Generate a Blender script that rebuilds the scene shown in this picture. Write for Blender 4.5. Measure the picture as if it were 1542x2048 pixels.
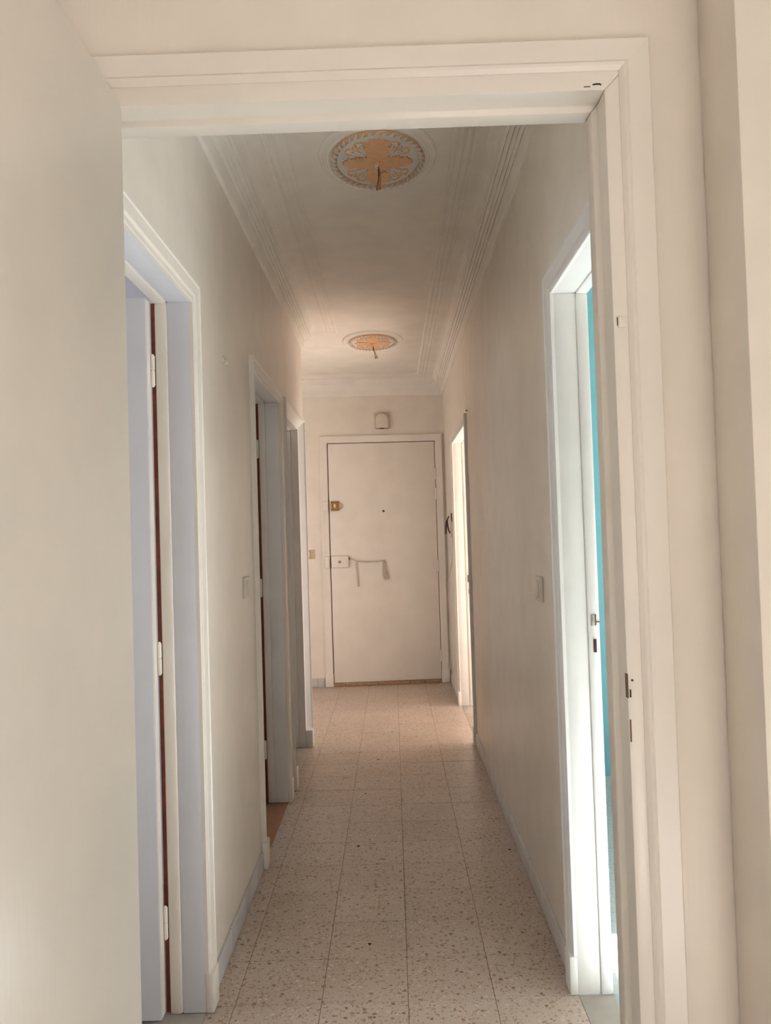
import bpy, bmesh, math, random
from mathutils import Vector, Matrix
random.seed(4)
for o in list(bpy.data.objects): bpy.data.objects.remove(o)
SC = bpy.context.scene
COL = SC.collection

# ------------------------------------------------------------------ camera
H_CAM, F_PX = 1.341, 1660.8
PITCH, YAW, ROLL = 0.027546, -0.007505, 0.030935
fwd = Vector((math.sin(YAW)*math.cos(PITCH), math.cos(YAW)*math.cos(PITCH), math.sin(PITCH)))
rt0 = Vector((math.cos(YAW), -math.sin(YAW), 0)); up0 = rt0.cross(fwd)
cr, sr = math.cos(ROLL), math.sin(ROLL)
rt = rt0*cr - up0*sr; up = up0*cr + rt0*sr
cam_d = bpy.data.cameras.new('camera'); cam = bpy.data.objects.new('camera', cam_d); COL.objects.link(cam)
cam_d.sensor_fit = 'HORIZONTAL'; cam_d.sensor_width = 36; cam_d.lens = F_PX/1542*36; cam_d.clip_start = 0.02
M = Matrix((rt, up, -fwd)).transposed().to_4x4(); M.translation = (0, 0, H_CAM)
cam.matrix_world = M
SC.camera = cam

# ------------------------------------------------------------------ sky, sun and area lamps added inside the unseen windows
W = bpy.data.worlds.new('sky'); SC.world = W; W.use_nodes = True
W.node_tree.nodes['Background'].inputs[0].default_value = (.72, .84, 1, 1)
W.node_tree.nodes['Background'].inputs[1].default_value = .6
def window_light(name, loc, direction, sx, sy, power, color):
    d = bpy.data.lights.new(name, 'AREA'); d.shape = 'RECTANGLE'; d.size = sx; d.size_y = sy
    d.energy = power; d.color = color
    o = bpy.data.objects.new(name, d); COL.objects.link(o); o.location = loc
    o.rotation_euler = Vector(direction).to_track_quat('-Z', 'Y').to_euler()
    return o
sun_d = bpy.data.lights.new('sun', 'SUN'); sun_d.energy = 210; sun_d.angle = .01; sun_d.color = (1, 1, .99)
sun = bpy.data.objects.new('sun', sun_d); COL.objects.link(sun); sun.location = (8, -1, 7)
sun.rotation_euler = Vector((-1, .10, -.72)).to_track_quat('-Z', 'Y').to_euler()
window_light('daylight_near_room', (-1.1, -2.62, 1.5), (.15, 1, -.03), 2.1, 1.6, 11, (.98, .99, 1))
window_light('daylight_near_room_side', (2.02, -.9, 1.45), (-1, 0, 0), 1.5, 1.3, 10, (1, .99, .98))
window_light('daylight_blue_room', (3.28, 1.98, 1.0), (-1, 0, 0), 0.95, 1.9, 22, (.93, .97, 1))
window_light('daylight_living_room', (3.88, 5.72, 1.2), (-1, 0, -.05), 1.75, 1.5, 78, (.97, .985, 1))
window_light('daylight_bedroom', (-3.28, 1.95, 1.4), (1, 0, 0), 0.85, 1.3, 28, (.84, .91, 1))
window_light('bathroom_fill_light', (-2.33, 3.85, 1.75), (1, 0, 0), 0.5, 0.5, 7, (.95, .97, 1))  # fill lamp added to lift the lining of the second left doorway
window_light('hall_fill_light', (-1.70, 5.515, 1.15), (0, 1, 0), 0.62, 1.7, 18, (.98, .99, 1))  # fill lamp added round the corner to lift the entrance door and ceiling
vs = SC.view_settings
vs.view_transform = 'Standard'; vs.look = 'None'; vs.gamma = 1; vs.use_curve_mapping = False
vs.exposure = -0.43

# ------------------------------------------------------------------ materials
def nodes(name):
    m = bpy.data.materials.new(name); m.use_nodes = True
    nt = m.node_tree; b = nt.nodes['Principled BSDF']
    return m, nt, b
def N(nt, t, **kw):
    n = nt.nodes.new(t)
    for k, v in kw.items():
        if k.startswith('i_'): n.inputs[k[2:]].default_value = v
        else: setattr(n, k, v)
    return n
def ramp(nt, fac, stops, interp='LINEAR'):
    r = nt.nodes.new('ShaderNodeValToRGB'); r.color_ramp.interpolation = interp
    e = r.color_ramp.elements
    while len(e) < len(stops): e.new(.5)
    for el, (p, c) in zip(e, stops): el.position = p; el.color = (*c, 1)
    nt.links.new(fac, r.inputs[0]); return r.outputs[0]
def mixc(nt, fac, a, b):
    m = nt.nodes.new('ShaderNodeMix'); m.data_type = 'RGBA'
    for s, v in ((0, fac), (6, a), (7, b)):
        if hasattr(v, 'is_linked'): nt.links.new(v, m.inputs[s])
        else: m.inputs[s].default_value = v if s == 0 else (*v, 1)
    return m.outputs[2]
def paint(name, col, rough=.4, var=.04, bump=.04, scale=6, spec=.5):
    """oil paint: faint blotches, vertical brush streaks as fine relief"""
    m, nt, b = nodes(name)
    g = N(nt, 'ShaderNodeNewGeometry')
    n1 = N(nt, 'ShaderNodeTexNoise'); n1.inputs['Scale'].default_value = scale; n1.inputs['Detail'].default_value = 3
    nt.links.new(g.outputs['Position'], n1.inputs['Vector'])
    lo = tuple(c*(1-var) for c in col); hi = tuple(min(1, c*(1+var)) for c in col)
    nt.links.new(ramp(nt, n1.outputs[0], [(.35, lo), (.65, hi)]), b.inputs['Base Color'])
    mp = N(nt, 'ShaderNodeMapping'); mp.inputs['Scale'].default_value = (90, 90, 6)
    nt.links.new(g.outputs['Position'], mp.inputs['Vector'])
    n2 = N(nt, 'ShaderNodeTexNoise'); n2.inputs['Scale'].default_value = 1.0; n2.inputs['Detail'].default_value = 2
    nt.links.new(mp.outputs[0], n2.inputs['Vector'])
    bp = N(nt, 'ShaderNodeBump'); bp.inputs['Strength'].default_value = bump; bp.inputs['Distance'].default_value = .01
    nt.links.new(n2.outputs[0], bp.inputs['Height']); nt.links.new(bp.outputs[0], b.inputs['Normal'])
    b.inputs['Roughness'].default_value = rough; b.inputs['Specular IOR Level'].default_value = spec
    return m
def plain(name, col, rough=.5, metal=0, var=.08, scale=60):
    m, nt, b = nodes(name)
    g = N(nt, 'ShaderNodeNewGeometry')
    n1 = N(nt, 'ShaderNodeTexNoise'); n1.inputs['Scale'].default_value = scale
    nt.links.new(g.outputs['Position'], n1.inputs['Vector'])
    lo = tuple(c*(1-var) for c in col); hi = tuple(min(1, c*(1+var)) for c in col)
    nt.links.new(ramp(nt, n1.outputs[0], [(.3, lo), (.7, hi)]), b.inputs['Base Color'])
    b.inputs['Roughness'].default_value = rough; b.inputs['Metallic'].default_value = metal
    return m
def terrazzo(name):
    m, nt, b = nodes(name)
    g = N(nt, 'ShaderNodeNewGeometry'); oi = N(nt, 'ShaderNodeObjectInfo')
    big = N(nt, 'ShaderNodeTexNoise'); big.inputs['Scale'].default_value = 3; big.inputs['Detail'].default_value = 3
    nt.links.new(g.outputs['Position'], big.inputs['Vector'])
    base = ramp(nt, big.outputs[0], [(.3, (.50, .395, .325)), (.7, (.58, .47, .395))])
    tint = ramp(nt, oi.outputs['Random'], [(0, (.92, .91, .90)), (1, (1.0, 1.0, 1.0))])
    mm = nt.nodes.new('ShaderNodeMix'); mm.data_type = 'RGBA'; mm.blend_type = 'MULTIPLY'; mm.inputs[0].default_value = 1
    nt.links.new(base, mm.inputs[6]); nt.links.new(tint, mm.inputs[7]); cur = mm.outputs[2]
    wob = N(nt, 'ShaderNodeTexNoise'); wob.inputs['Scale'].default_value = 110; wob.inputs['Detail'].default_value = 2
    nt.links.new(g.outputs['Position'], wob.inputs['Vector'])
    ws = N(nt, 'ShaderNodeVectorMath', operation='SCALE'); ws.inputs['Scale'].default_value = .012
    nt.links.new(wob.outputs['Color'], ws.inputs[0])
    wa = N(nt, 'ShaderNodeVectorMath', operation='ADD')
    nt.links.new(g.outputs['Position'], wa.inputs[0]); nt.links.new(ws.outputs[0], wa.inputs[1])
    for sc, lo, hi, stops in ((62, .13, .46, [(0, (.21, .12, .075)), (.12, (.36, .25, .18)), (.45, (.31, .19, .125)), (.6, (.62, .52, .43)), (.8, (.42, .31, .23))]),
                              (140, .08, .42, [(0, (.25, .15, .09)), (.4, (.62, .51, .41)), (.7, (.36, .24, .16)), (1, (.66, .56, .46))])):
        v = N(nt, 'ShaderNodeTexVoronoi'); v.inputs['Scale'].default_value = sc
        nt.links.new(wa.outputs[0], v.inputs['Vector'])
        sep = N(nt, 'ShaderNodeSeparateColor'); nt.links.new(v.outputs['Color'], sep.inputs[0])
        th = N(nt, 'ShaderNodeMapRange'); th.inputs['To Min'].default_value = lo; th.inputs['To Max'].default_value = hi
        nt.links.new(sep.outputs[0], th.inputs[0])
        lt = N(nt, 'ShaderNodeMath', operation='LESS_THAN')
        nt.links.new(v.outputs['Distance'], lt.inputs[0]); nt.links.new(th.outputs[0], lt.inputs[1])
        cc = ramp(nt, sep.outputs[1], stops, 'CONSTANT')
        cur = mixc(nt, lt.outputs[0], cur, cc)
    nt.links.new(cur, b.inputs['Base Color'])
    b.inputs['Roughness'].default_value = .34
    return m
WALL = paint('beige_wall_paint', (.845, .762, .672), .36, .03, .05)
CEIL = paint('ceiling_paint', (.905, .85, .775), .6, .03, .03)
GLOSS = paint('cream_gloss_paint', (.855, .785, .705), .33, .025, .05)
WHITE = paint('white_gloss_paint', (.86, .83, .79), .35, .025, .04)
BLUE_LIT = paint('blue_lit_white_paint', (.75, .745, .79), .4, .02, .03)  # bluish daylight on white paint, put into the base colour
TURQ = paint('turquoise_paint', (.125, .34, .385), .5, .03, .03)
ROOMW = paint('room_white_paint', (.84, .81, .77), .6, .03, .03)
GREYP = paint('grey_blue_skirting', (.58, .56, .56), .45, .08, .05)
SKIRT = paint('beige_skirting_paint', (.72, .675, .64), .4, .05, .05)
STONE = plain('grey_stone', (.42, .37, .32), .5, 0, .12, 14)
PALEST = plain('pale_stone', (.45, .42, .385), .5, 0, .1, 12)
TERRA = plain('terracotta', (.33, .16, .085), .6, 0, .12, 20)
GROUT = plain('brown_grout', (.21, .135, .09), .8, 0, .2, 40)
BLUEF = plain('grey_blue_floor', (.42, .47, .48), .4, 0, .15, 60)
TERZ = terrazzo('terrazzo')
REDW = plain('bare_red_wood', (.20, .048, .028), .7, 0, .25, 30)
DKRED = plain('dark_red_wood', (.055, .010, .008), .8)
DARK = plain('dark_void', (.018, .012, .010), .8)
CRACK = plain('brown_crack', (.16, .09, .055), .8)
BRASS = plain('old_brass', (.38, .23, .07), .38, .75, .25, 90)
STEEL = plain('dull_steel', (.35, .32, .29), .4, .8, .2, 90)
OAK = plain('worn_oak', (.36, .22, .12), .55, 0, .2, 40)
PLAST = plain('cream_plastic', (.72, .64, .54), .35, 0, .02)
YPLAST = plain('yellowed_plastic', (.60, .47, .30), .35, 0, .04)
SHADE_BROWN = plain('shade_brown_plastic', (.52, .42, .33), .45, 0, .04)  # browner tone stands in for the shaded sides of the chime box
PEACH = plain('peach_paint', (.74, .415, .22), .6, 0, .07, 40)
PLASTER = plain('grey_white_plaster', (.68, .63, .57), .6, 0, .04, 40)
CORD = plain('grey_cord', (.56, .47, .38), .7, 0, .1, 200)
BROWNP = plain('dark_brown_plastic', (.085, .04, .022), .4)
COPPER = plain('copper_wire', (.40, .20, .09), .5, .4)
GLASS, _nt, _b = nodes('window_glass')
_tr = N(_nt, 'ShaderNodeBsdfTransparent'); _gl = N(_nt, 'ShaderNodeBsdfGlossy'); _gl.inputs['Roughness'].default_value = .02
_mx = N(_nt, 'ShaderNodeMixShader'); _mx.inputs[0].default_value = .06
_nt.links.new(_tr.outputs[0], _mx.inputs[1]); _nt.links.new(_gl.outputs[0], _mx.inputs[2])
_nt.links.new(_mx.outputs[0], _nt.nodes['Material Output'].inputs[0])

# ------------------------------------------------------------------ mesh helpers
class MB:
    def __init__(s): s.v = []; s.f = []
    def add(s, vs, fs):
        k = len(s.v); s.v += [tuple(p) for p in vs]; s.f += [tuple(i+k for i in f) for f in fs]; return s
    def box(s, x0, x1, y0, y1, z0, z1):
        x0, x1 = sorted((x0, x1)); y0, y1 = sorted((y0, y1)); z0, z1 = sorted((z0, z1))
        vs = [(x0,y0,z0),(x1,y0,z0),(x1,y1,z0),(x0,y1,z0),(x0,y0,z1),(x1,y0,z1),(x1,y1,z1),(x0,y1,z1)]
        return s.add(vs, [(3,2,1,0),(4,5,6,7),(0,1,5,4),(1,2,6,5),(2,3,7,6),(3,0,4,7)])
    def loft(s, rings, cap=True):
        n = len(rings[0]); vs = [p for r in rings for p in r]; fs = []
        for i in range(len(rings)-1):
            for j in range(n):
                a, b2 = i*n+j, i*n+(j+1) % n
                fs.append((a, b2, b2+n, a+n))
        if cap: fs += [tuple(range(n-1, -1, -1)), tuple(range((len(rings)-1)*n, len(rings)*n))]
        return s.add(vs, fs)
    def tube(s, pts, r, n=8):
        P = [Vector(p) for p in pts]; rings = []; prev = None
        for i, p in enumerate(P):
            t = (P[min(i+1, len(P)-1)]-P[max(i-1, 0)]).normalized()
            if prev is None:
                a = Vector((0, 0, 1)) if abs(t.z) < .9 else Vector((1, 0, 0)); u = t.cross(a).normalized()
            else: u = (prev-t*prev.dot(t)).normalized()
            prev = u; w = t.cross(u); rr = r[i] if isinstance(r, (list, tuple)) else r
            rings.append([p+(u*math.cos(q)+w*math.sin(q))*rr for q in [2*math.pi*k/n for k in range(n)]])
        return s.loft(rings)
    def cyl(s, a, b2, r, n=16): return s.tube([a, b2], r, n)
    def build(s, name, mat, parent=None, bevel=0, seg=2, smooth=False, xf=None):
        me = bpy.data.meshes.new(name)
        vs = [xf(*p) for p in s.v] if xf else s.v
        me.from_pydata(vs, [], s.f); me.update()
        bm = bmesh.new(); bm.from_mesh(me)
        bmesh.ops.recalc_face_normals(bm, faces=bm.faces)
        if bevel: bmesh.ops.bevel(bm, geom=[e for e in bm.edges if e.calc_face_angle(0) > .5], offset=bevel, segments=seg, affect='EDGES', profile=.5, clamp_overlap=True)
        bm.to_mesh(me); bm.free()
        if smooth:
            for p in me.polygons: p.use_smooth = True
        elif bevel:
            for p in me.polygons: p.use_smooth = True
            try: me.set_sharp_from_angle(angle=.6)
            except Exception: pass
        me.materials.append(mat)
        o = bpy.data.objects.new(name, me); COL.objects.link(o)
        if parent is not None: o.parent = parent
        return o
def tag(o, label, cat, group=None, kind=None):
    o['label'] = label; o['category'] = cat
    if group: o['group'] = group
    if kind: o['kind'] = kind
    return o
def struct(o, label, cat): return tag(o, label, cat, kind='structure')
def root(name): # parts carry world coordinates, so the Empty keeps its place through its inverse
    o = bpy.data.objects.new(name, None); COL.objects.link(o); o.empty_display_size = .05; return o
def settle(o, loc):
    """move a root to the thing's base without moving its parts"""
    o.location = loc
    for ch in [c for c in COL.objects if c.parent is o]:
        ch.matrix_parent_inverse = Matrix.Translation(-Vector(loc))
def rot_far(th):
    c, s_ = math.cos(th), math.sin(th)
    return c, s_

# ------------------------------------------------------------------ dimensions (metres, corridor runs along +Y)
XL, XR = -.570, .495          # corridor wall faces
TL, TR = .10, .098             # partition thickness
YN0, YN1 = 1.29, 1.37         # partition the camera looks through
YE = 5.48                     # where the left wall ends and the hall widens
YF = 7.50                     # entrance wall at x = 0
ZC = 2.76
TAN = .06                     # the entrance wall stands slightly askew
def far(x, d, z): return (x, YF + TAN*x - d, z)   # d = distance in front of the entrance wall

D1 = (1.60, 2.39); D2 = (3.465, 4.245); D3 = (4.515, 5.33)     # left openings
R1 = (1.65, 2.43); R2 = (5.335, 6.47)                           # right openings
ZD = 2.035

# ------------------------------------------------------------------ shell
def pierced(mb, x0, x1, y0, y1, openings, z1=ZC, axis='y'):
    """wall from boxes round openings [(a0,a1,zb,zt)] along an axis"""
    a = y0 if axis == 'y' else x0; end = y1 if axis == 'y' else x1
    B = (lambda p, q, zb, zt: mb.box(x0, x1, p, q, zb, zt)) if axis == 'y' else (lambda p, q, zb, zt: mb.box(p, q, y0, y1, zb, zt))
    for o0, o1, zb, zt in sorted(openings):
        B(a, o0, 0, z1)
        if zb > 0: B(o0, o1, 0, zb)
        B(o0, o1, zt, z1); a = o1
    B(a, end, 0, z1); return mb
G = .02
wl = pierced(MB(), XL-TL, XL, YN1, YE, [(a-G, b+G, 0, ZD+G) for a, b in (D1, D2)]+[(D3[0]-.064, D3[1]+.064, 0, ZD+.064)]).build('wall_left', WALL)
struct(wl, 'beige gloss-painted left corridor wall pierced by three doorways', 'wall')
wr = pierced(MB(), XR, XR+TR, YN1, 7.62, [(a-G, b+G, 0, ZD+G) for a, b in (R1, R2)]).build('wall_right', WALL)
struct(wr, 'beige gloss-painted right corridor wall with two doorways', 'wall')
wn = pierced(MB(), -2.3, 2.1, YN0, YN1, [(-.47, .379, 0, 2.055)], axis='x').build('wall_near', WALL)
struct(wn, 'beige partition wall around the nearest doorway', 'wall')
wq = MB().box(.505, 2.1, 1.156, YN0, 0, ZC).build('wall_pier', WALL, bevel=.004)
struct(wq, 'beige wall pier stepping forward at the right picture edge', 'wall')
wf = MB()
wf.add([far(-2.15, 0, 0), far(.61, 0, 0), far(.61, -.12, 0), far(-2.15, -.12, 0), far(-2.15, 0, ZC), far(.61, 0, ZC), far(.61, -.12, ZC), far(-2.15, -.12, ZC)],
       [(3,2,1,0),(4,5,6,7),(0,1,5,4),(1,2,6,5),(2,3,7,6),(3,0,4,7)])
struct(wf.build('wall_far', WALL), 'beige end wall holding the entrance door', 'wall')
struct(MB().box(-2.25, -2.1, YE, 7.7, 0, ZC).build('wall_hall_left', WALL), 'beige wall closing the side of the entrance hall', 'wall')
struct(pierced(MB(), -2.25, XL-TL, YE-.06, YE, [(-2.06, -1.34, 0, 2.05)], axis='x').build('wall_hall_near', WALL), 'beige hall wall behind the third left doorway', 'wall')
# adjoining rooms
struct(pierced(MB(), -2.3, 2.1, -2.8, -2.68, [(-2.2, 0, .7, 2.35)], axis='x').build('wall_back', WALL), 'beige wall with the added window behind the viewer', 'wall')
struct(MB().box(-2.42, -2.3, -2.8, YN1, 0, ZC).build('wall_near_room_left', WALL), 'beige left wall of the near room', 'wall')
struct(pierced(MB(), 2.1, 2.22, -2.8, YN1, [(-1.8, -.1, .75, 2.2)]).build('wall_near_room_right', WALL), 'beige right wall of the near room', 'wall')
struct(MB().box(-3.5, XL-TL, 3.29, 3.38, 0, ZC).build('wall_bedroom_far', BLUE_LIT), 'blue-light-tinted white far wall of the room behind the nearest left doorway', 'wall')
struct(pierced(MB(), -3.5, -3.4, YN1, 3.38, [(1.5, 2.4, .75, 2.1)]).build('wall_bedroom_left', BLUE_LIT), 'blue-light-tinted white wall of the left bedroom with an added window', 'wall')
struct(MB().box(-3.5, -2.3, YN0, YN1, 0, ZC).build('wall_bedroom_near', BLUE_LIT), 'blue-light-tinted white near wall of the left bedroom', 'wall')
struct(MB().box(-2.4, XL-TL, 4.33, 4.43, 0, ZC).build('wall_bathroom_far', ROOMW), 'pale partition between the two small left rooms', 'wall')
struct(MB().box(-1.33, -1.25, 4.43, YE-.06, 0, ZC).build('wall_closet_left', ROOMW), 'pale wall of the closet behind the third left doorway', 'wall')
struct(pierced(MB(), -2.5, -2.4, 3.38, YE, [(3.55, 4.15, 1.45, 2.05)]).build('wall_bathroom_left', ROOMW), 'pale outer wall of the small left rooms', 'wall')
struct(MB().box(XR+TR, 3.5, 4.54, 4.64, 0, ZC).build('wall_blue_room_far', TURQ), 'turquoise wall seen through the nearest right doorway', 'wall')
struct(pierced(MB(), 3.4, 3.5, YN1, 4.64, [(1.5, 2.55, .08, 2.08)]).build('wall_blue_room_right', ROOMW), 'white wall with an added balcony window', 'wall')
struct(MB().box(2.1, 3.5, YN0, YN1, 0, ZC).build('wall_blue_room_near', ROOMW), 'white near wall of the blue room', 'wall')
struct(MB().box(XR+TR, 4.1, 4.64, 4.68, 0, ZC).build('wall_living_room_near', ROOMW), 'white near wall of the bright room', 'wall')
struct(MB().box(XR+TR, 4.1, 7.98, 8.08, 0, ZC).build('wall_living_room_far', ROOMW), 'white far wall of the bright room', 'wall')
struct(pierced(MB(), 4.0, 4.1, 4.64, 8.08, [(4.80, 6.65, .4, 2.0)]).build('wall_living_room_right', ROOMW), 'white wall of the bright room with an added window', 'wall')
struct(MB().box(-3.6, 4.2, -2.9, 8.2, ZC, ZC+.1).build('ceiling', CEIL), 'cream painted corridor ceiling', 'ceiling')

# floors: terrazzo tiles one by one on a bed of grout
fl = MB().box(-2.15, XR, YN1, 7.62, -.06, -.0015).build('floor', GROUT)
struct(fl, 'pinkish brown terrazzo tile floor of the corridor and hall', 'floor')
TS, GAP = .25, .0009
cache = {}
for i in range(-9, 3):
    for j in range(-5, 22):
        x0, x1 = .004+i*TS, .004+(i+1)*TS; y0, y1 = 2.4239+j*TS, 2.4239+(j+1)*TS
        lim = XL if y0 < YE-.1 else -2.1
        if y0 < YE < y1 and x0 < XL: lim = XL
        cx0, cx1 = max(x0+GAP, lim), min(x1-GAP, XR); cy0, cy1 = max(y0+GAP, YN1), y1-GAP
        ymax = min(far(cx0, 0, 0)[1], far(cx1, 0, 0)[1])-.001
        cy1 = min(cy1, ymax)
        if cx1-cx0 < .01 or cy1-cy0 < .01: continue
        key = (round(cx1-cx0, 3), round(cy1-cy0, 3))
        cxm, cym = (cx0+cx1)/2, (cy0+cy1)/2
        if key not in cache:
            w2, h2 = (cx1-cx0)/2, (cy1-cy0)/2
            t = MB().box(-w2, w2, -h2, h2, -.008, 0).build('tile', TERZ, fl, bevel=.0008, seg=1)
            cache[key] = t.data
        else:
            t = bpy.data.objects.new('tile', cache[key]); COL.objects.link(t); t.parent = fl
        t.location = (cxm, cym, random.uniform(-.0004, .0003))
for hx, hy, hr in ((-.125, 5.005, .007), (-.182, 4.357, .005), (-.189, 3.629, .007), (.452, 3.542, .006), (-.117, 2.765, .006), (-.535, 5.606, .006)):
    MB().loft([[(hx+hr*(1+.25*math.sin(3*q))*math.cos(q), hy+hr*(1+.25*math.sin(3*q))*math.sin(q), z) for q in [2*math.pi*k/10 for k in range(10)]] for z in (-.003, .0007)]).build('pit', DARK, fl)
struct(MB().box(-2.42, 2.22, -2.8, YN1, -.06, 0).build('floor_near_room', PALEST), 'pale stone floor of the near room', 'floor')
struct(MB().box(-3.5, XL-TL, YN1, 3.38, -.06, 0).build('floor_bedroom', STONE), 'grey floor of the left bedroom', 'floor')
struct(MB().box(-2.5, XL-TL, 3.38, 4.38, -.06, -.002).build('floor_bathroom', TERRA), 'terracotta floor behind the second left doorway', 'floor')
struct(MB().box(-2.5, XL-TL, 4.38, YE-.03, -.06, -.002).build('floor_closet', STONE), 'grey floor behind the third left doorway', 'floor')
struct(MB().box(XR+TR, 3.5, YN1, 4.64, -.06, 0).build('floor_blue_room', BLUEF), 'grey blue tiled floor of the turquoise room', 'floor')
struct(MB().box(XR, 4.1, 4.64, 8.08, -.06, -.0015).build('floor_living_room', TERZ), 'terrazzo floor of the bright room', 'floor')

# unseen windows, added to bring daylight into the rooms
def window(name, plane, a0, a1, z0, z1, p0, p1, panes, label):
    r = root(name); m_ = (lambda a, p, z: (p, a, z)) if plane == 'x' else (lambda a, p, z: (a, p, z))
    def bar(a, b2, c, d, nm): MB().box(a, b2, p0, p1, c, d).build(nm, WHITE, r, bevel=.004, xf=lambda x, y, z: m_(x, y, z))
    f = .05
    bar(a0, a1, z0, z0+f, 'frame_rail'); bar(a0, a1, z1-f, z1, 'frame_rail'); bar(a0, a0+f, z0+f, z1-f, 'frame_stile'); bar(a1-f, a1, z0+f, z1-f, 'frame_stile')
    w = (a1-a0-2*f)/panes
    for k in range(1, panes): bar(a0+f+k*w-.02, a0+f+k*w+.02, z0+f, z1-f, 'mullion')
    for k in range(panes):
        MB().box(a0+f+k*w+.021, a0+f+(k+1)*w-.021, (p0+p1)/2-.002, (p0+p1)/2+.002, z0+f, z1-f).build('pane', GLASS, r, xf=lambda x, y, z: m_(x, y, z))
    struct(r, label, 'window'); settle(r, m_((a0+a1)/2, (p0+p1)/2, z0))
window('added_window_1', 'y', -2.2, 0, .7, 2.35, -2.77, -2.71, 3, 'added wide white window behind the viewer')
window('added_window_5', 'x', -1.8, -.1, .75, 2.2, 2.13, 2.19, 2, 'added white window in the side wall of the near room')
window('added_hall_glazing', 'y', -2.06, -1.34, .002, 2.05, YE-.045, YE-.01, 2, 'added unseen glazing round the corner of the entrance hall')  # unseen glazing added to go with the hall fill lamp
window('added_window_7', 'x', 3.55, 4.15, 1.45, 2.05, -2.48, -2.42, 1, 'small added unseen bathroom window')  # added for faint light on the lining of the second left doorway
window('added_window_2', 'x', 1.5, 2.55, .08, 2.08, 3.42, 3.48, 2, 'added tall white balcony window of the turquoise room')
window('added_window_3', 'x', 4.80, 6.65, .4, 2.0, 4.02, 4.08, 2, 'added white window of the bright room')
window('added_window_4', 'x', 1.5, 2.4, .75, 2.1, -3.48, -3.42, 2, 'added white window of the left bedroom')

# ------------------------------------------------------------------ cornices
PROF = [(0, 2.600), (.010, 2.604), (.014, 2.612), (.022, 2.652), (.026, 2.650), (.034, 2.664), (.038, 2.661), (.046, 2.675), (.050, 2.672), (.060, 2.688), (.064, 2.685), (.070, 2.694),
        (.072, 2.708), (.076, 2.722), (.084, 2.735), (.096, 2.742), (.112, 2.745), (.150, 2.7455), (.152, 2.749), (.160, 2.749), (.168, 2.7455), (.176, 2.7455), (.178, 2.749), (.186, 2.749), (.194, 2.746), (.202, 2.746),
        (.204, 2.750), (.212, 2.750), (.222, 2.747), (.230, 2.748), (.235, ZC+.002), (0, ZC+.002)]
def cornice(name, start, end, label):
    mb = MB(); mb.loft([[start(d, z) for d, z in PROF], [end(d, z) for d, z in PROF]])
    return struct(mb.build(name, CEIL), label, 'cornice')
cornice('trim_1', lambda d, z: (XL+d, YN1+d, z), lambda d, z: (XL+d, YE+d, z), 'fluted plaster cornice along the left corridor wall')
cornice('trim_2', lambda d, z: (XR-d, YN1+d, z), lambda d, z: (XR-d, far(XR-d, d, z)[1], z), 'fluted plaster cornice along the right corridor wall')
cornice('trim_3', lambda d, z: (XR-d, far(XR-d, d, z)[1], z), lambda d, z: (-2.1+d, far(-2.1+d, d, z)[1], z), 'fluted plaster cornice above the entrance door')
cornice('trim_4', lambda d, z: (XL+d, YE+d, z), lambda d, z: (-2.1+d, YE+d, z), 'fluted plaster cornice turning into the entrance hall')
cornice('trim_5', lambda d, z: (XL+d, YN1+d, z), lambda d, z: (XR-d, YN1+d, z), 'fluted plaster cornice over the inside of the nearest doorway')

# ------------------------------------------------------------------ skirtings, tile by tile
def skirting(name, side, y0, y1, label, mat=GREYP, h=.075, L=.25):
    r = root(name); x = XL if side < 0 else XR; s_ = 1 if side < 0 else -1
    y = y0
    while y < y1-.005:
        e = min(y+L, y1)
        MB().box(x, x+s_*.009, y+.0008, e-.0008, 0.0005, h+random.uniform(-.001, .001)).build('skirting_tile', mat, r, bevel=.002)
        y = e
    struct(r, label, 'skirting'); settle(r, (x, (y0+y1)/2, 0)); return r
skirting('baseboard_left', -1, 2.49, 3.395, 'grey skirting tiles along the left wall between first and second doorway')
skirting('baseboard_right', 1, 2.50, 5.265, 'painted skirting tiles along the long right wall', SKIRT)
skirting('baseboard_right_end', 1, 6.54, 7.49, 'painted skirting tiles beside the intercom', SKIRT)
r = root('baseboard_far')
for a, b in ((-2.09, -1.85), (-1.85, -1.6), (-1.6, -1.35), (-1.35, -1.1), (-1.1, -.88), (-.88, -.71), (-.71, -.645)):
    MB().box(a+.0008, b-.0008, 0, .01, .0005, .078).build('skirting_tile', GREYP, r, bevel=.002, xf=far)
struct(r, 'grey blue skirting tiles left of the entrance door', 'skirting'); settle(r, far(-1.3, 0, 0))

# ------------------------------------------------------------------ door casings
CAS = [(0, 0), (0, .010), (.003, .012), (.010, .012), (.013, .009), (.020, .009), (.024, .015), (.052, .018), (.055, .021), (.062, .021), (.065, .018), (.065, 0)]
def casing(parent, mp, a0, a1, ztop, mat, prof=CAS, zb=.11, zb2=None, plinth=True, pw=.068, pt=.024):
    """moulded architrave: two mitred legs, a head and plinth blocks; mp(a, t, z) places it"""
    for a, s_ in ((a0, -1), (a1, 1)):
        mb = MB(); mb.loft([[(a+s_*u, t, zb) for u, t in prof], [(a+s_*u, t, ztop+u) for u, t in prof]])
        mb.build('casing_leg', mat, parent, xf=mp)
        if plinth:
            MB().box(a-s_*.002, a+s_*pw, .0005 if prof[0][1] == 0 else prof[0][1]+.0005, pt, .0008, zb).build('plinth_block', mat, parent, bevel=.004, xf=mp)
    mb = MB(); mb.loft([[(a0-u, t, ztop+u) for u, t in prof], [(a1+u, t, ztop+u) for u, t in prof]])
    mb.build('casing_head', mat, parent, xf=mp)
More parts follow.
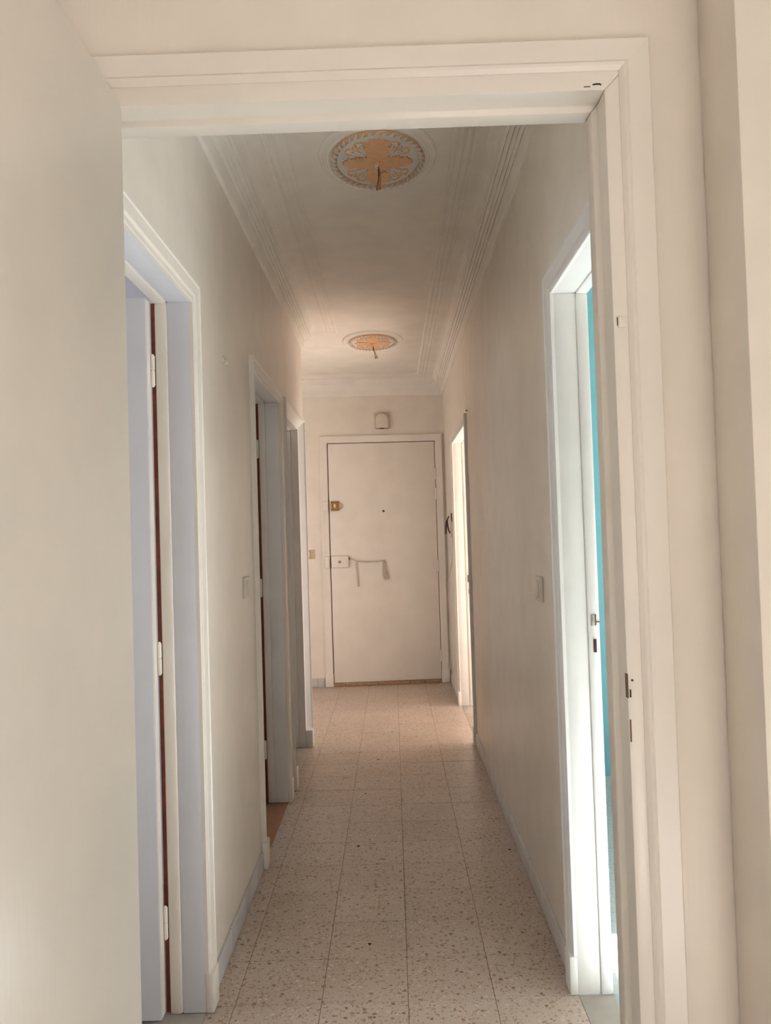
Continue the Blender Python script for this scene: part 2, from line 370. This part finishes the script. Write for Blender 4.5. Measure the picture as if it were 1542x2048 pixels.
def hinge(parent, x, y, z, mat=GLOSS, r=.0062, L=.042):
    mb = MB()
    mb.tube([(x, y, z-L-.006), (x, y, z-L), (x, y, z-.0012)], [.0025, r, r], 10)
    mb.tube([(x, y, z+.0012), (x, y, z+L), (x, y, z+L+.006)], [r, r, .0025], 10)
    mb.cyl((x, y, z-.002), (x, y, z+.002), r*.6, 8)
    return mb.build('hinge', mat, parent)
SPLAY = [(0, -.021), (.010, -.017), (.016, -.018), (.030, -.004), (.036, -.005), (.052, .012), (.055, .020), (.062, .021), (.065, .018), (.065, 0), (.02, -.021)]
def side_door(name, side, op, label, lining_mat, post_mat, leaf_mat, sill_mat, hinge_far=True, leaf_w=.74, zs=(1.836, 1.007, .26), folded=False, prof=CAS):
    X = XL if side < 0 else XR; o = -1 if side < 0 else 1; T = TL if side < 0 else TR
    y0, y1 = op; R_ = root(name)
    into = lambda t: X+o*t
    mp = lambda a, t, z: (X-o*t, a, z)
    casing(R_, mp, y0, y1, ZD, post_mat, prof)
    sp = T-.034
    def bx(nm, t0, t1, ya, yb, za, zb, mat, bev=.002, par=R_):
        return MB().box(into(t0), into(t1), ya, yb, za, zb).build(nm, mat, par, bevel=bev)
    lt = -.001 if prof is CAS else .021
    bx('jamb_lining', lt, sp, y1, y1+.019, .001, ZD+.001, lining_mat)
    bx('jamb_lining', lt, sp, y0-.019, y0, .001, ZD+.001, lining_mat)
    bx('head_lining', lt, sp, y0-.019, y1+.019, ZD+.001, ZD+.019, lining_mat)
    pf = bx('frame_post', sp, T+.001, y1-.005, y1+.019, .001, ZD+.001, post_mat, .006)
    pn = bx('frame_post', sp, T+.001, y0-.019, y0+.005, .001, ZD+.001, post_mat, .006)
    bx('frame_head', sp, T+.001, y0+.005, y1-.005, ZD-.004, ZD+.019, post_mat, .004)
    bx('sill', .0005, T, y0+.001, y1-.001, -.03, .0012, sill_mat, .0008)
    # leaf, standing open at a right angle inside the room
    g = T+.014
    if hinge_far: ya, yb, yh, back = y1-.046, y1-.008, y1-.007, (y1+.004, y1+.010)
    else: ya, yb, yh, back = y0+.008, y0+.046, y0+.007, (y0-.010, y0-.004)
    if folded:   # swung right back against the room side of the wall
        leaf = MB().box(into(T+.012), into(T+.052), y0-.012-leaf_w, y0-.012, .008, ZD+.004).build('leaf', leaf_mat, R_, bevel=.003)
        yk = y0-.012-leaf_w+.06
        MB().box(into(T+.052), into(T+.057), yk-.018, yk+.018, .96, 1.16).build('handle_plate', STEEL, leaf, bevel=.002)
        MB().tube([(into(T+.055), yk, 1.09), (into(T+.10), yk, 1.09), (into(T+.107), yk+.02, 1.09), (into(T+.107), yk+.11, 1.085)], .008, 10).build('handle', STEEL, leaf, smooth=True)
        for z in zs: hinge(R_, into(T+.0075), y0-.004, z)
        struct(R_, label, 'door'); settle(R_, (X, (y0+y1)/2, 0)); return R_, leaf, pf
    leaf = MB().box(into(g), into(g+leaf_w), ya, yb, .008, ZD+.004).build('leaf', leaf_mat, R_, bevel=.003)
    MB().box(into(g-.001), into(g+.0005), ya+.002, yb-.002, .012, ZD).build('edge_strip', post_mat, leaf)
    MB().box(into(T+.0015), into(g-.0005), back[0], back[1], .004, ZD).build('bare_wood_edge', REDW, R_)
    for z in zs: hinge(R_, into(T+.0075), yh, z)
    xh = into(g+leaf_w-.06); yf = ya
    mb = MB().box(xh-.018, xh+.018, yf-.005, yf+.001, .96, 1.16); mb.build('handle_plate', STEEL, leaf, bevel=.003)
    mb = MB(); mb.tube([(xh, yf-.002, 1.09), (xh, yf-.045, 1.09), (xh-o*.02, yf-.052, 1.09), (xh-o*.11, yf-.052, 1.085)], .008, 10)
    mb.build('handle', STEEL, leaf, smooth=True)
    struct(R_, label, 'door'); settle(R_, (X, (y0+y1)/2, 0))
    return R_, leaf, pf
d1, _, _ = side_door('door_2', -1, D1, 'nearest left doorway with blue-light-tinted white door standing open on painted hinges', BLUE_LIT, GLOSS, BLUE_LIT, STONE)
d2, _, _ = side_door('door_3', -1, D2, 'second left doorway with terracotta sill and open cream door', WHITE, GLOSS, GLOSS, TERRA, zs=(1.80, 1.09, .27))
d3, _, _ = side_door('door_4', -1, D3, 'third left doorway at the corner of the entrance hall', WHITE, WHITE, WHITE, STONE, leaf_w=.50, prof=SPLAY)
d4, _, p4 = side_door('door_5', 1, R1, 'nearest right doorway with white jamb opening to the turquoise room', WHITE, WHITE, WHITE, STONE, hinge_far=False)
d5, _, p5 = side_door('door_6', 1, R2, 'far right doorway brightly lit from the room beyond', WHITE, WHITE, WHITE, STONE, hinge_far=False, leaf_w=.62, folded=True)
def on(parent, ob):  # a part built in world coordinates under a settled root
    ob.parent = parent; ob.matrix_parent_inverse = Matrix.Translation(-parent.location); return ob
# latch keep and bolt slot in the jamb of the nearest right doorway
yj = R1[1]-.005
on(d4, MB().box(.569, .580, yj-.0025, yj+.001, 1.058, 1.092).build('strike_plate', STEEL, None, bevel=.001))
on(d4, MB().box(.581, .5835, yj-.003, yj+.001, 1.060, 1.092).build('latch_slot', CRACK))
on(d4, MB().box(.5835, .5930, yj-.003, yj+.001, 1.068, 1.072).build('latch_groove', CRACK))
on(d4, MB().box(.574, .582, yj-.003, yj+.001, .982, 1.020).build('bolt_slot', DKRED))
yj = R2[1]-.005
on(d5, MB().box(.574, .590, yj-.004, yj+.001, .955, 1.01).build('strike_plate', BROWNP))
on(d5, MB().box(.578, .590, yj-.004, yj+.001, .86, .90).build('bolt_slot', BROWNP))

# the doorway the camera looks through
dn = root('door_1')
mpn = lambda a, t, z: (a, YN0-t, z)
NCAS = [(0, 0), (0, .0045), (.006, .010), (.010, .012), (.014, .009), (.046, .012), (.048, .010), (.048, 0)]
xa, xb, zt = -.452, .377, 2.058
casing(dn, mpn, xa, xb, zt, GLOSS, NCAS, zb=.15, pw=.05, pt=.02)
def nb(nm, *a, bev=.0025): return MB().box(*a).build(nm, GLOSS, dn, bevel=bev)
# frame stepped in plan: face, rebate, stop
def stepped(parent):
    # right post, left post, head: an L-section swept in z / x
    secR = [(.3795, YN0-.003), (.354, YN0-.003), (.354, YN0+.042), (.344, YN0+.046), (.344, YN1+.002), (.3795, YN1+.002)]
    mb = MB(); mb.loft([[(x, y, .001) for x, y in secR], [(x, y, 2.018+(x-.344)) for x, y in secR]]); mb.build('frame_post', GLOSS, parent, bevel=.002)
    secL = [(-.4705, YN0-.003), (-.449, YN0-.003), (-.449, YN0+.042), (-.439, YN0+.046), (-.439, YN1+.002), (-.4705, YN1+.002)]
    mb = MB(); mb.loft([[(x, y, .001) for x, y in secL], [(x, y, 2.018-(x+.439)) for x, y in secL]]); mb.build('frame_post', GLOSS, parent, bevel=.002)
    secT = [(2.0595, YN0-.003), (2.028, YN0-.003), (2.028, YN0+.042), (2.018, YN0+.046), (2.018, YN1+.002), (2.0595, YN1+.002)]
    mb = MB(); mb.loft([[(-.439-(z-2.018)*.9, y, z) for z, y in secT], [(.344+(z-2.018), y, z) for z, y in secT]]); mb.build('frame_head', GLOSS, parent, bevel=.002)
stepped(dn)
leaf = MB().box(-.447, -.408, .53, 1.296, .008, 2.036).build('leaf', GLOSS, dn, bevel=.003)
for z in (1.80, 1.02, .25): hinge(dn, -.4525, 1.281, z)
MB().box(-.452, -.447, 1.0-.44, 1.0-.40, .95, 1.17).build('handle_plate', STEEL, leaf, bevel=.002)
MB().tube([(-.45, .58, 1.08), (-.49, .58, 1.08), (-.497, .60, 1.08), (-.497, .69, 1.075)], .008, 10).build('handle', STEEL, leaf, smooth=True)
# worn keeps and cracks in its right post
MB().box(.3534, .3552, YN0-.0042, YN0+.006, 1.079, 1.116).build('strike_slot', CRACK, dn)
MB().box(.3572, .3592, YN0-.0044, YN0-.002, 1.080, 1.092).build('strike_slot', DARK, dn)
MB().cyl((.3615, YN0-.0044, 1.106), (.3615, YN0-.002, 1.106), .0018, 10).build('screw_hole', DARK, dn)
MB().box(.3555, .3575, YN0-.0042, YN0-.002, 1.012, 1.046).build('bolt_slot', CRACK, dn)
hp = MB().box(.3605, .3715, YN0-.0075, YN0-.002, 1.652, 1.668).build('painted_plug', GLOSS, dn, bevel=.0015)
MB().box(.3595, .3605, YN0-.0045, YN0-.002, 1.655, 1.668).build('crack', CRACK, dn)
MB().tube([(.336, YN0-.0035, 2.0365), (.342, YN0-.0035, 2.0375), (.347, YN0-.0035, 2.0372), (.349, YN0-.0035, 2.0355)], .0011, 6).build('crack', DARK, dn)
MB().tube([(.322, YN0-.0035, 2.0335), (.332, YN0-.0035, 2.0337)], .0008, 6).build('crack', CRACK, dn)
struct(dn, 'nearest cream door frame with its door folded back at left', 'door'); settle(dn, (-.04, YN0, 0))

# ------------------------------------------------------------------ entrance door
de = root('door_7')
def fb(nm, mat, x0, x1, d0, d1, z0, z1, bev=.002, par=None, smooth=False):
    return MB().box(x0, x1, d0, d1, z0, z1).build(nm, mat, par or de, bevel=bev, xf=far)
ECAS = [(0, 0), (0, .020), (.006, .024), (.058, .026), (.066, .020), (.066, 0)]
casing(de, far, -.566, .408, 2.180, GLOSS, ECAS, zb=.115, pw=.069, pt=.032)
fb('door_gap', REDW, -.5655, .4075, .0003, .004, .004, 2.1795, 0)
el = fb('leaf', GLOSS, -.5585, .4025, .0045, .0185, .034, 2.1735, .002)
th = fb('threshold', OAK, -.5655, .4075, .0045, .028, .001, .031, .003)
for x in (-.46, -.17, .12, .25):
    MB().cyl((x, .027, .017), (x, .0295, .017), .005, 10).build('screw', DARK, th, xf=far)
for z in (1.88, 1.70, 1.05, .24):
    MB().cyl((.405, .024, z-.05), (.405, .024, z+.05), .008, 10).build('hinge', GLOSS, de, xf=far)
# brass rim lock with its painted keep
bl = fb('brass_lock', BRASS, -.546, -.470, .0175, .045, 1.572, 1.656, .006, el)
MB().loft([[(-.508+math.cos(q)*rx, d, 1.614+math.sin(q)*rz) for q in [2*math.pi*k/20 for k in range(20)]] for d, rx, rz in ((.045, .026, .034), (.050, .024, .032))]).build('lock_ring', BRASS, bl, xf=far)
MB().loft([[(-.508+math.cos(q)*rx, d, 1.614+math.sin(q)*rz) for q in [2*math.pi*k/20 for k in range(20)]] for d, rx, rz in ((.050, .012, .020), (.062, .010, .018))]).build('thumb_turn', PLAST, bl, xf=far)
MB().loft([[(-.470+.0, .022, 1.640), (-.470, .022, 1.590), (-.470, .038, 1.590), (-.470, .038, 1.640)], [(-.440, .022, 1.628), (-.440, .022, 1.600), (-.440, .032, 1.600), (-.440, .032, 1.628)]]).build('lock_lever', CORD, bl, xf=far)
for sx in (-.538, -.478):
    for z in (1.580, 1.648): MB().cyl((sx, .044, z), (sx, .0465, z), .0045, 8).build('screw', BROWNP, bl, xf=far)
fb('lock_keep', GLOSS, -.612, -.5685, .020, .045, 1.572, 1.660, .006)
# white painted rim lock below
wlk = fb('painted_lock', GLOSS, -.553, -.398, .0175, .052, 1.058, 1.165, .012, el)
MB().cyl((-.478, .051, 1.112), (-.478, .0545, 1.112), .013, 16).build('key_cylinder', STEEL, wlk, xf=far)
MB().box(-.404, -.390, .018, .036, 1.128, 1.150).build('lock_latch', BROWNP, wlk, xf=far)
fb('lock_keep', GLOSS, -.603, -.5685, .020, .056, 1.058, 1.165, .008)
MB().cyl((-.074, .018, 1.556), (-.074, .022, 1.556), .011, 16).build('peephole', BROWNP, el, xf=far)
struct(de, 'plain cream entrance door with brass lock at the corridor end', 'door'); settle(de, far(-.08, 0, 0))

def curve_pts(pts, n=8):
    """Catmull-Rom through points"""
    P = [Vector(p) for p in pts]; P = [P[0]*2-P[1]]+P+[P[-1]*2-P[-2]]; out = []
    for i in range(1, len(P)-2):
        for k in range(n):
            t = k/n; a, b, c, d = P[i-1:i+3]
            out.append(.5*((2*b)+(c-a)*t+(2*a-5*b+4*c-d)*t*t+(3*b-a-3*c+d)*t**3))
    return out+[P[-2]]
# cord looped across the door
cd = root('hanging_cord')
D_ = .030
MB().tube(curve_pts([(-.395, D_, 1.142), (-.36, D_, 1.132), (-.32, D_, 1.116), (-.22, D_, 1.110), (-.14, D_, 1.111), (-.083, D_, 1.114)]), .005, 8).build('cord', CORD, cd, smooth=True, xf=far)
MB().tube(curve_pts([(-.30, D_+.003, 1.112), (-.24, D_+.004, 1.104), (-.17, D_+.004, 1.107), (-.09, D_+.003, 1.112)]), .0045, 8).build('cord', CORD, cd, smooth=True, xf=far)
MB().tube(curve_pts([(-.083, D_, 1.114), (-.093, D_+.004, 1.06), (-.092, D_+.004, .98), (-.080, D_+.004, .945), (-.066, D_+.004, .98), (-.072, D_+.004, 1.06), (-.080, D_+.002, 1.114), (-.066, D_+.008, 1.04), (-.048, D_+.008, .965), (-.056, D_+.008, .945), (-.066, D_+.008, .98), (-.074, D_+.008, 1.08)]), .0048, 8).build('cord_loop', CORD, cd, smooth=True, xf=far)
MB().tube(curve_pts([(-.325, D_, 1.116), (-.332, D_+.004, 1.09), (-.330, D_+.003, 1.05), (-.324, D_+.001, .98), (-.322, D_, .90)]), .0045, 8).build('cord_end', CORD, cd, smooth=True, xf=far)
MB().tube([(-.322, D_, .905), (-.320, D_, .885)], [.005, .008], 8).build('knot', CORD, cd, xf=far)
MB().cyl((-.082, .018, 1.117), (-.082, .040, 1.117), .004, 8).build('nail', STEEL, cd, xf=far)
tag(cd, 'thin grey cord strung from the lock across the entrance door', 'cord'); settle(cd, far(-.24, D_, .885))

# chime box above the entrance door
ch = root('door_chime')
MB().box(-.126, -.002, .0005, .040, 2.298, 2.444).build('chime_back', SHADE_BROWN, ch, bevel=.006, xf=far)
pts = [(-.118, 2.304), (-.008, 2.304), (-.008, 2.385)] + [(-.063+.055*math.cos(q), 2.385+.045*math.sin(q)) for q in [math.pi*k/14 for k in range(1, 14)]] + [(-.118, 2.385)]
MB().loft([[(x, .038, z) for x, z in pts], [(x, .058, z) for x, z in pts]]).build('chime_cover', PLAST, ch, bevel=.003, xf=far)
MB().box(-.085, -.045, .036, .050, 2.296, 2.303).build('chime_slot', BROWNP, ch, xf=far)
tag(ch, 'square cream door chime on the wall above the entrance door', 'chime'); settle(ch, far(-.063, 0, 2.30))

# ------------------------------------------------------------------ switches
def switch(name, mp, a0, a1, z0, z1, label, mat, rock, two=True):
    r_ = root(name)
    MB().box(a0, a1, .0004, .0085, z0, z1).build('plate', mat, r_, bevel=.003, xf=mp)
    for k, (p, q) in enumerate(rock):
        MB().box(a0+(a1-a0)*p-.003, a0+(a1-a0)*q+.003, .008, .0096, z0+(z1-z0)*.2-.003, z0+(z1-z0)*.8+.003).build('surround', CRACK if mat is YPLAST else mat, r_, bevel=.0005, xf=mp)
        mb = MB(); A, B_ = a0+(a1-a0)*p, a0+(a1-a0)*q; za, zb_ = z0+(z1-z0)*.2, z0+(z1-z0)*.8; zm = (za+zb_)/2
        mb.loft([[(A, .0085, za), (A, .0165, za), (A, .011, zm), (A, .0125, zb_), (A, .0085, zb_)], [(B_, .0085, za), (B_, .0165, za), (B_, .011, zm), (B_, .0125, zb_), (B_, .0085, zb_)]])
        mb.build('rocker', PLAST, r_, bevel=.0008, xf=mp)
    tag(r_, label, 'switch'); settle(r_, mp((a0+a1)/2, 0, z0)); return r_
mL = lambda a, t, z: (XL+t, a, z)
mR = lambda a, t, z: (XR-t, a, z)
switch('light_switch', mL, 3.135, 3.245, 1.115, 1.197, 'cream light switch on left wall beside the second left doorway', PLAST, [(.30, .70)])
switch('light_switch', mR, 2.765, 2.875, 1.100, 1.185, 'cream light switch on right wall beside the turquoise room doorway', PLAST, [(.35, .75)])
switch('light_switch', far, -.785, -.700, 1.145, 1.228, 'yellowed light switch on end wall left of the entrance door', YPLAST, [(.20, .48)])

# hook on the left wall
hk = root('wall_hook')
MB().cyl((XL, 2.87, 1.972), (XL+.006, 2.87, 1.972), .010, 14).build('hook_base', PLAST, hk)
MB().tube(curve_pts([(XL+.004, 2.87, 1.972), (XL+.013, 2.87, 1.970), (XL+.017, 2.87, 1.962), (XL+.013, 2.87, 1.954), (XL+.007, 2.87, 1.956)], 6), .0032, 8).build('hook_bend', PLAST, hk, smooth=True)
tag(hk, 'small white hook on the left wall between two doorways', 'hook'); settle(hk, (XL, 2.87, 1.94))

# intercom on the right wall by the entrance
ic = root('intercom')
MB().box(XR-.022, XR-.0005, 6.74, 6.84, 1.30, 1.50).build('base', PLAST, ic, bevel=.006)
MB().tube(curve_pts([(XR-.030, 6.79, 1.478), (XR-.046, 6.79, 1.44), (XR-.056, 6.79, 1.39), (XR-.060, 6.79, 1.335)], 6), [.006]*6+[.009]*13, 10).build('handset', BROWNP, ic, smooth=True)
MB().tube(curve_pts([(XR-.046, 6.79, 1.435), (XR-.040, 6.78, 1.39), (XR-.032, 6.78, 1.355), (XR-.022, 6.78, 1.335)], 6), .0065, 8).build('cradle_arm', BROWNP, ic, smooth=True)
MB().tube(curve_pts([(XR-.012, 6.73, 1.50), (XR-.014, 6.71, 1.47), (XR-.010, 6.71, 1.43)], 6), .005, 8).build('cradle_hook', BROWNP, ic, smooth=True)
tag(ic, 'intercom handset on the right wall beyond the bright doorway', 'intercom'); settle(ic, (XR, 6.79, 1.30))
cb = MB().tube(curve_pts([(XR-.006, 6.80, 1.295), (XR-.006, 6.95, 1.10), (XR-.006, 7.40, .95), (XR-.006, 7.47, .80), (XR-.006, 7.475, .30), (XR-.012, 7.46, .16), (XR-.03, 7.48, .115)], 8), .0035, 8).build('wall_cable', GLOSS, smooth=True)
tag(cb, 'thin painted cable running down the corner right of the entrance door', 'cable')
# small surface box in the same corner
jb = MB().cyl((.452, YF+TAN*.452-.0005, .285), (.452, YF+TAN*.452-.012, .285), .006, 10).build('nail_head', STEEL)
tag(jb, 'dark nail head low on the wall right of the entrance door', 'nail')
nh = MB().cyl((XR+.0, 5.20, 2.105), (XR-.012, 5.20, 2.105), .005, 8).build('nail_head', STEEL)
tag(nh, 'nail above the corner of the bright right doorway', 'nail')

# ------------------------------------------------------------------ ceiling roses
def make_rose(name, cx, cy, label, phase):
    r_ = root(name); A, B_ = 1.0, 1.36
    def xf(x, y, z): return (cx+x*A, cy+y*B_, ZC-z)
    def ring(rad, z, n=72): return [(rad*math.cos(2*math.pi*k/n), rad*math.sin(2*math.pi*k/n), z) for k in range(n)]
    prof = [(.222, -.002), (.220, .006), (.214, .011), (.207, .011), (.203, .007), (.197, .007), (.192, .012), (.185, .013), (.180, .009), (.176, .009)]
    MB().loft([ring(r, z) for r, z in prof]+[ring(.15, .012)], cap=True).build('moulded_rim', CEIL, r_, smooth=False, xf=xf)
    MB().loft([ring(.1545, .010), ring(.153, .0165), ring(.145, .017), ring(.004, .017)]).build('field', PLASTER, r_, xf=xf)
    # rope: peach core with cream strands wound round it
    mb = MB(); n = 72
    mb.loft([[((.1655+.0095*math.cos(q))*math.cos(a), (.1655+.0095*math.cos(q))*math.sin(a), .013+.007*math.sin(q)) for q in [2*math.pi*j/8 for j in range(8)]] for a in [2*math.pi*k/n for k in range(n+1)]], cap=False)
    rp = mb.build('rope_core', PEACH, r_, smooth=True, xf=xf)
    mb = MB(); ns = 40
    for k in range(ns):
        a = 2*math.pi*k/ns; pts = []
        for u in (-1, -.5, 0, .5, 1):
            rad = .1655+.0105*u; aa = a+.055*u
            pts.append((rad*math.cos(aa), rad*math.sin(aa), .0165+.006*(1-u*u)))
        mb.tube(pts, [.002, .0052, .006, .0052, .002], 6)
    mb.build('rope_strands', PLASTER, r_, smooth=True, xf=xf)
    # peach cross of four ragged leaves
    rnd = random.Random(5); pts = []
    arms = [(.133, [(.040, .036), (.052, .040), (.066, .036), (.080, .039), (.095, .030), (.110, .031), (.123, .018)]),   # across the corridor
            (.139, [(.042, .038), (.056, .050), (.072, .045), (.088, .052), (.106, .044), (.122, .046), (.134, .030)])]   # along it
    for k in range(4):
        c, s_ = [(1, 0), (0, 1), (-1, 0), (0, -1)][k]; tip, prof_ = arms[k % 2]
        side = [(r, -w) for r, w in prof_]+[(tip, -.008), (tip-.006, 0), (tip, .008)]+[(r, w) for r, w in reversed(prof_)]
        out = []
        for i, (r, w) in enumerate(side):
            out.append((r, w))
            if i+1 < len(side):   # a notch between every two teeth
                r2, w2 = side[i+1]; out.append(((r+r2)/2, (w+w2)/2*(.60+.16*rnd.random())))
        pts += [(r*c-w*s_, r*s_+w*c) for r, w in out]
    MB().loft([[(x, y, .016) for x, y in pts], [(x*.985, y*.985, .021) for x, y in pts], [(x*.45, y*.45, .0235) for x, y in pts], [(x*.03, y*.03, .026) for x, y in pts]]).build('leaf_cross', PEACH, r_, xf=xf)
    # acanthus scrolls in the four quarters
    for qd in range(4):
        def P(ra, an, z=.0175):
            a = math.pi/4+qd*math.pi/2+an; return (ra*math.cos(a), ra*math.sin(a), z)
        mb = MB()
        for fx in (1, -1):
            mb.tube(curve_pts([P(.062, .30*fx), P(.085, .24*fx), P(.105, .30*fx), P(.122, .36*fx), P(.134, .26*fx), P(.133, .12*fx), P(.124, .14*fx)], 5), .0032, 6)
            mb.tube(curve_pts([P(.075, .05*fx), P(.098, .03*fx), P(.116, .07*fx), P(.128, .02*fx)], 5), .0028, 6)
            mb.tube(curve_pts([P(.088, .20*fx), P(.102, .15*fx), P(.114, .18*fx)], 5), .0025, 6)
        mb.build('scroll', PEACH, r_, smooth=True, xf=xf)
        mb = MB()
        for fx in (1, -1):
            mb.tube(curve_pts([P(.056, .10*fx), P(.078, .15*fx), P(.100, .22*fx), P(.116, .26*fx)], 5), [.002]+[.0045]*13+[.0025]*2, 6)
            mb.tube(curve_pts([P(.070, .02*fx), P(.092, .09*fx), P(.110, .12*fx)], 5), [.002]+[.004]*9+[.002], 6)
        mb.build('acanthus_leaf', PLASTER, r_, smooth=True, xf=xf)
    MB().loft([ring(.020, .022, 20), ring(.018, .030, 20), ring(.010, .033, 20)]).build('boss', PEACH, r_, xf=xf)
    tag(r_, label, 'ceiling rose', 'oval plaster ceiling roses'); settle(r_, (cx, cy, ZC))
    return r_
make_rose('ceiling_rose', -.012, 3.085, 'nearer oval ceiling rose with peach leaves and rope rim', 0)
make_rose('ceiling_rose', -.100, 6.02, 'farther oval ceiling rose in front of the entrance door', 0)
def wires(name, x, y, label, lean, big):
    r_ = root(name); z = ZC-.030
    MB().box(x-.012, x+.004, y-.014, y-.002, z-.014, z+.004).build('terminal_block', PLAST, r_, bevel=.003)
    e = .092 if big else .10
    MB().tube(curve_pts([(x-.010, y-.008, z+.002), (x+.002, y-.012, z-.012), (x+.003, y-.010, z-.03), (x+.001+lean*.4, y-.010, z-.06), (x-.004+lean, y-.01, z-e)]), .0022, 6).build('wire', BROWNP, r_, smooth=True)
    MB().tube(curve_pts([(x+.002, y-.012, z-.010), (x+.007, y-.012, z-.03), (x+.008+lean*.4, y-.012, z-.06), (x+.006+lean, y-.012, z-e+.001)]), .0022, 6).build('wire', COPPER, r_, smooth=True)
    MB().tube(curve_pts([(x+.002, y-.010, z-.020), (x+.004, y-.010, z-.032), (x+.003, y-.010, z-.045)]), [.004]*17, 6).build('insulation', BROWNP, r_, smooth=True)
    if big: MB().tube(curve_pts([(x+.004, y-.01, z-.036), (x+.014, y-.01, z-.034), (x+.022, y-.012, z-.028), (x+.032, y-.012, z-.034)]), .002, 6).build('wire', COPPER, r_, smooth=True)
    MB().tube([(x-.004+lean, y-.01, z-e+.012), (x-.005+lean, y-.01, z-e-.006)], [.0035, .0045], 8).build('wire_tip', COPPER, r_)
    MB().tube([(x+.006+lean, y-.012, z-e+.012), (x+.007+lean, y-.012, z-e-.004)], [.0035, .0045], 8).build('wire_tip', COPPER, r_)
    tag(r_, label, 'wires', 'bare lamp wires under the ceiling roses'); settle(r_, (x, y, z))
wires('lamp_wires', -.012, 3.085, 'bare brown lamp wires hanging from the nearer ceiling rose', 0, True)
wires('lamp_wires', -.100, 6.02, 'bare lamp wires hanging from the farther ceiling rose', .022, False)
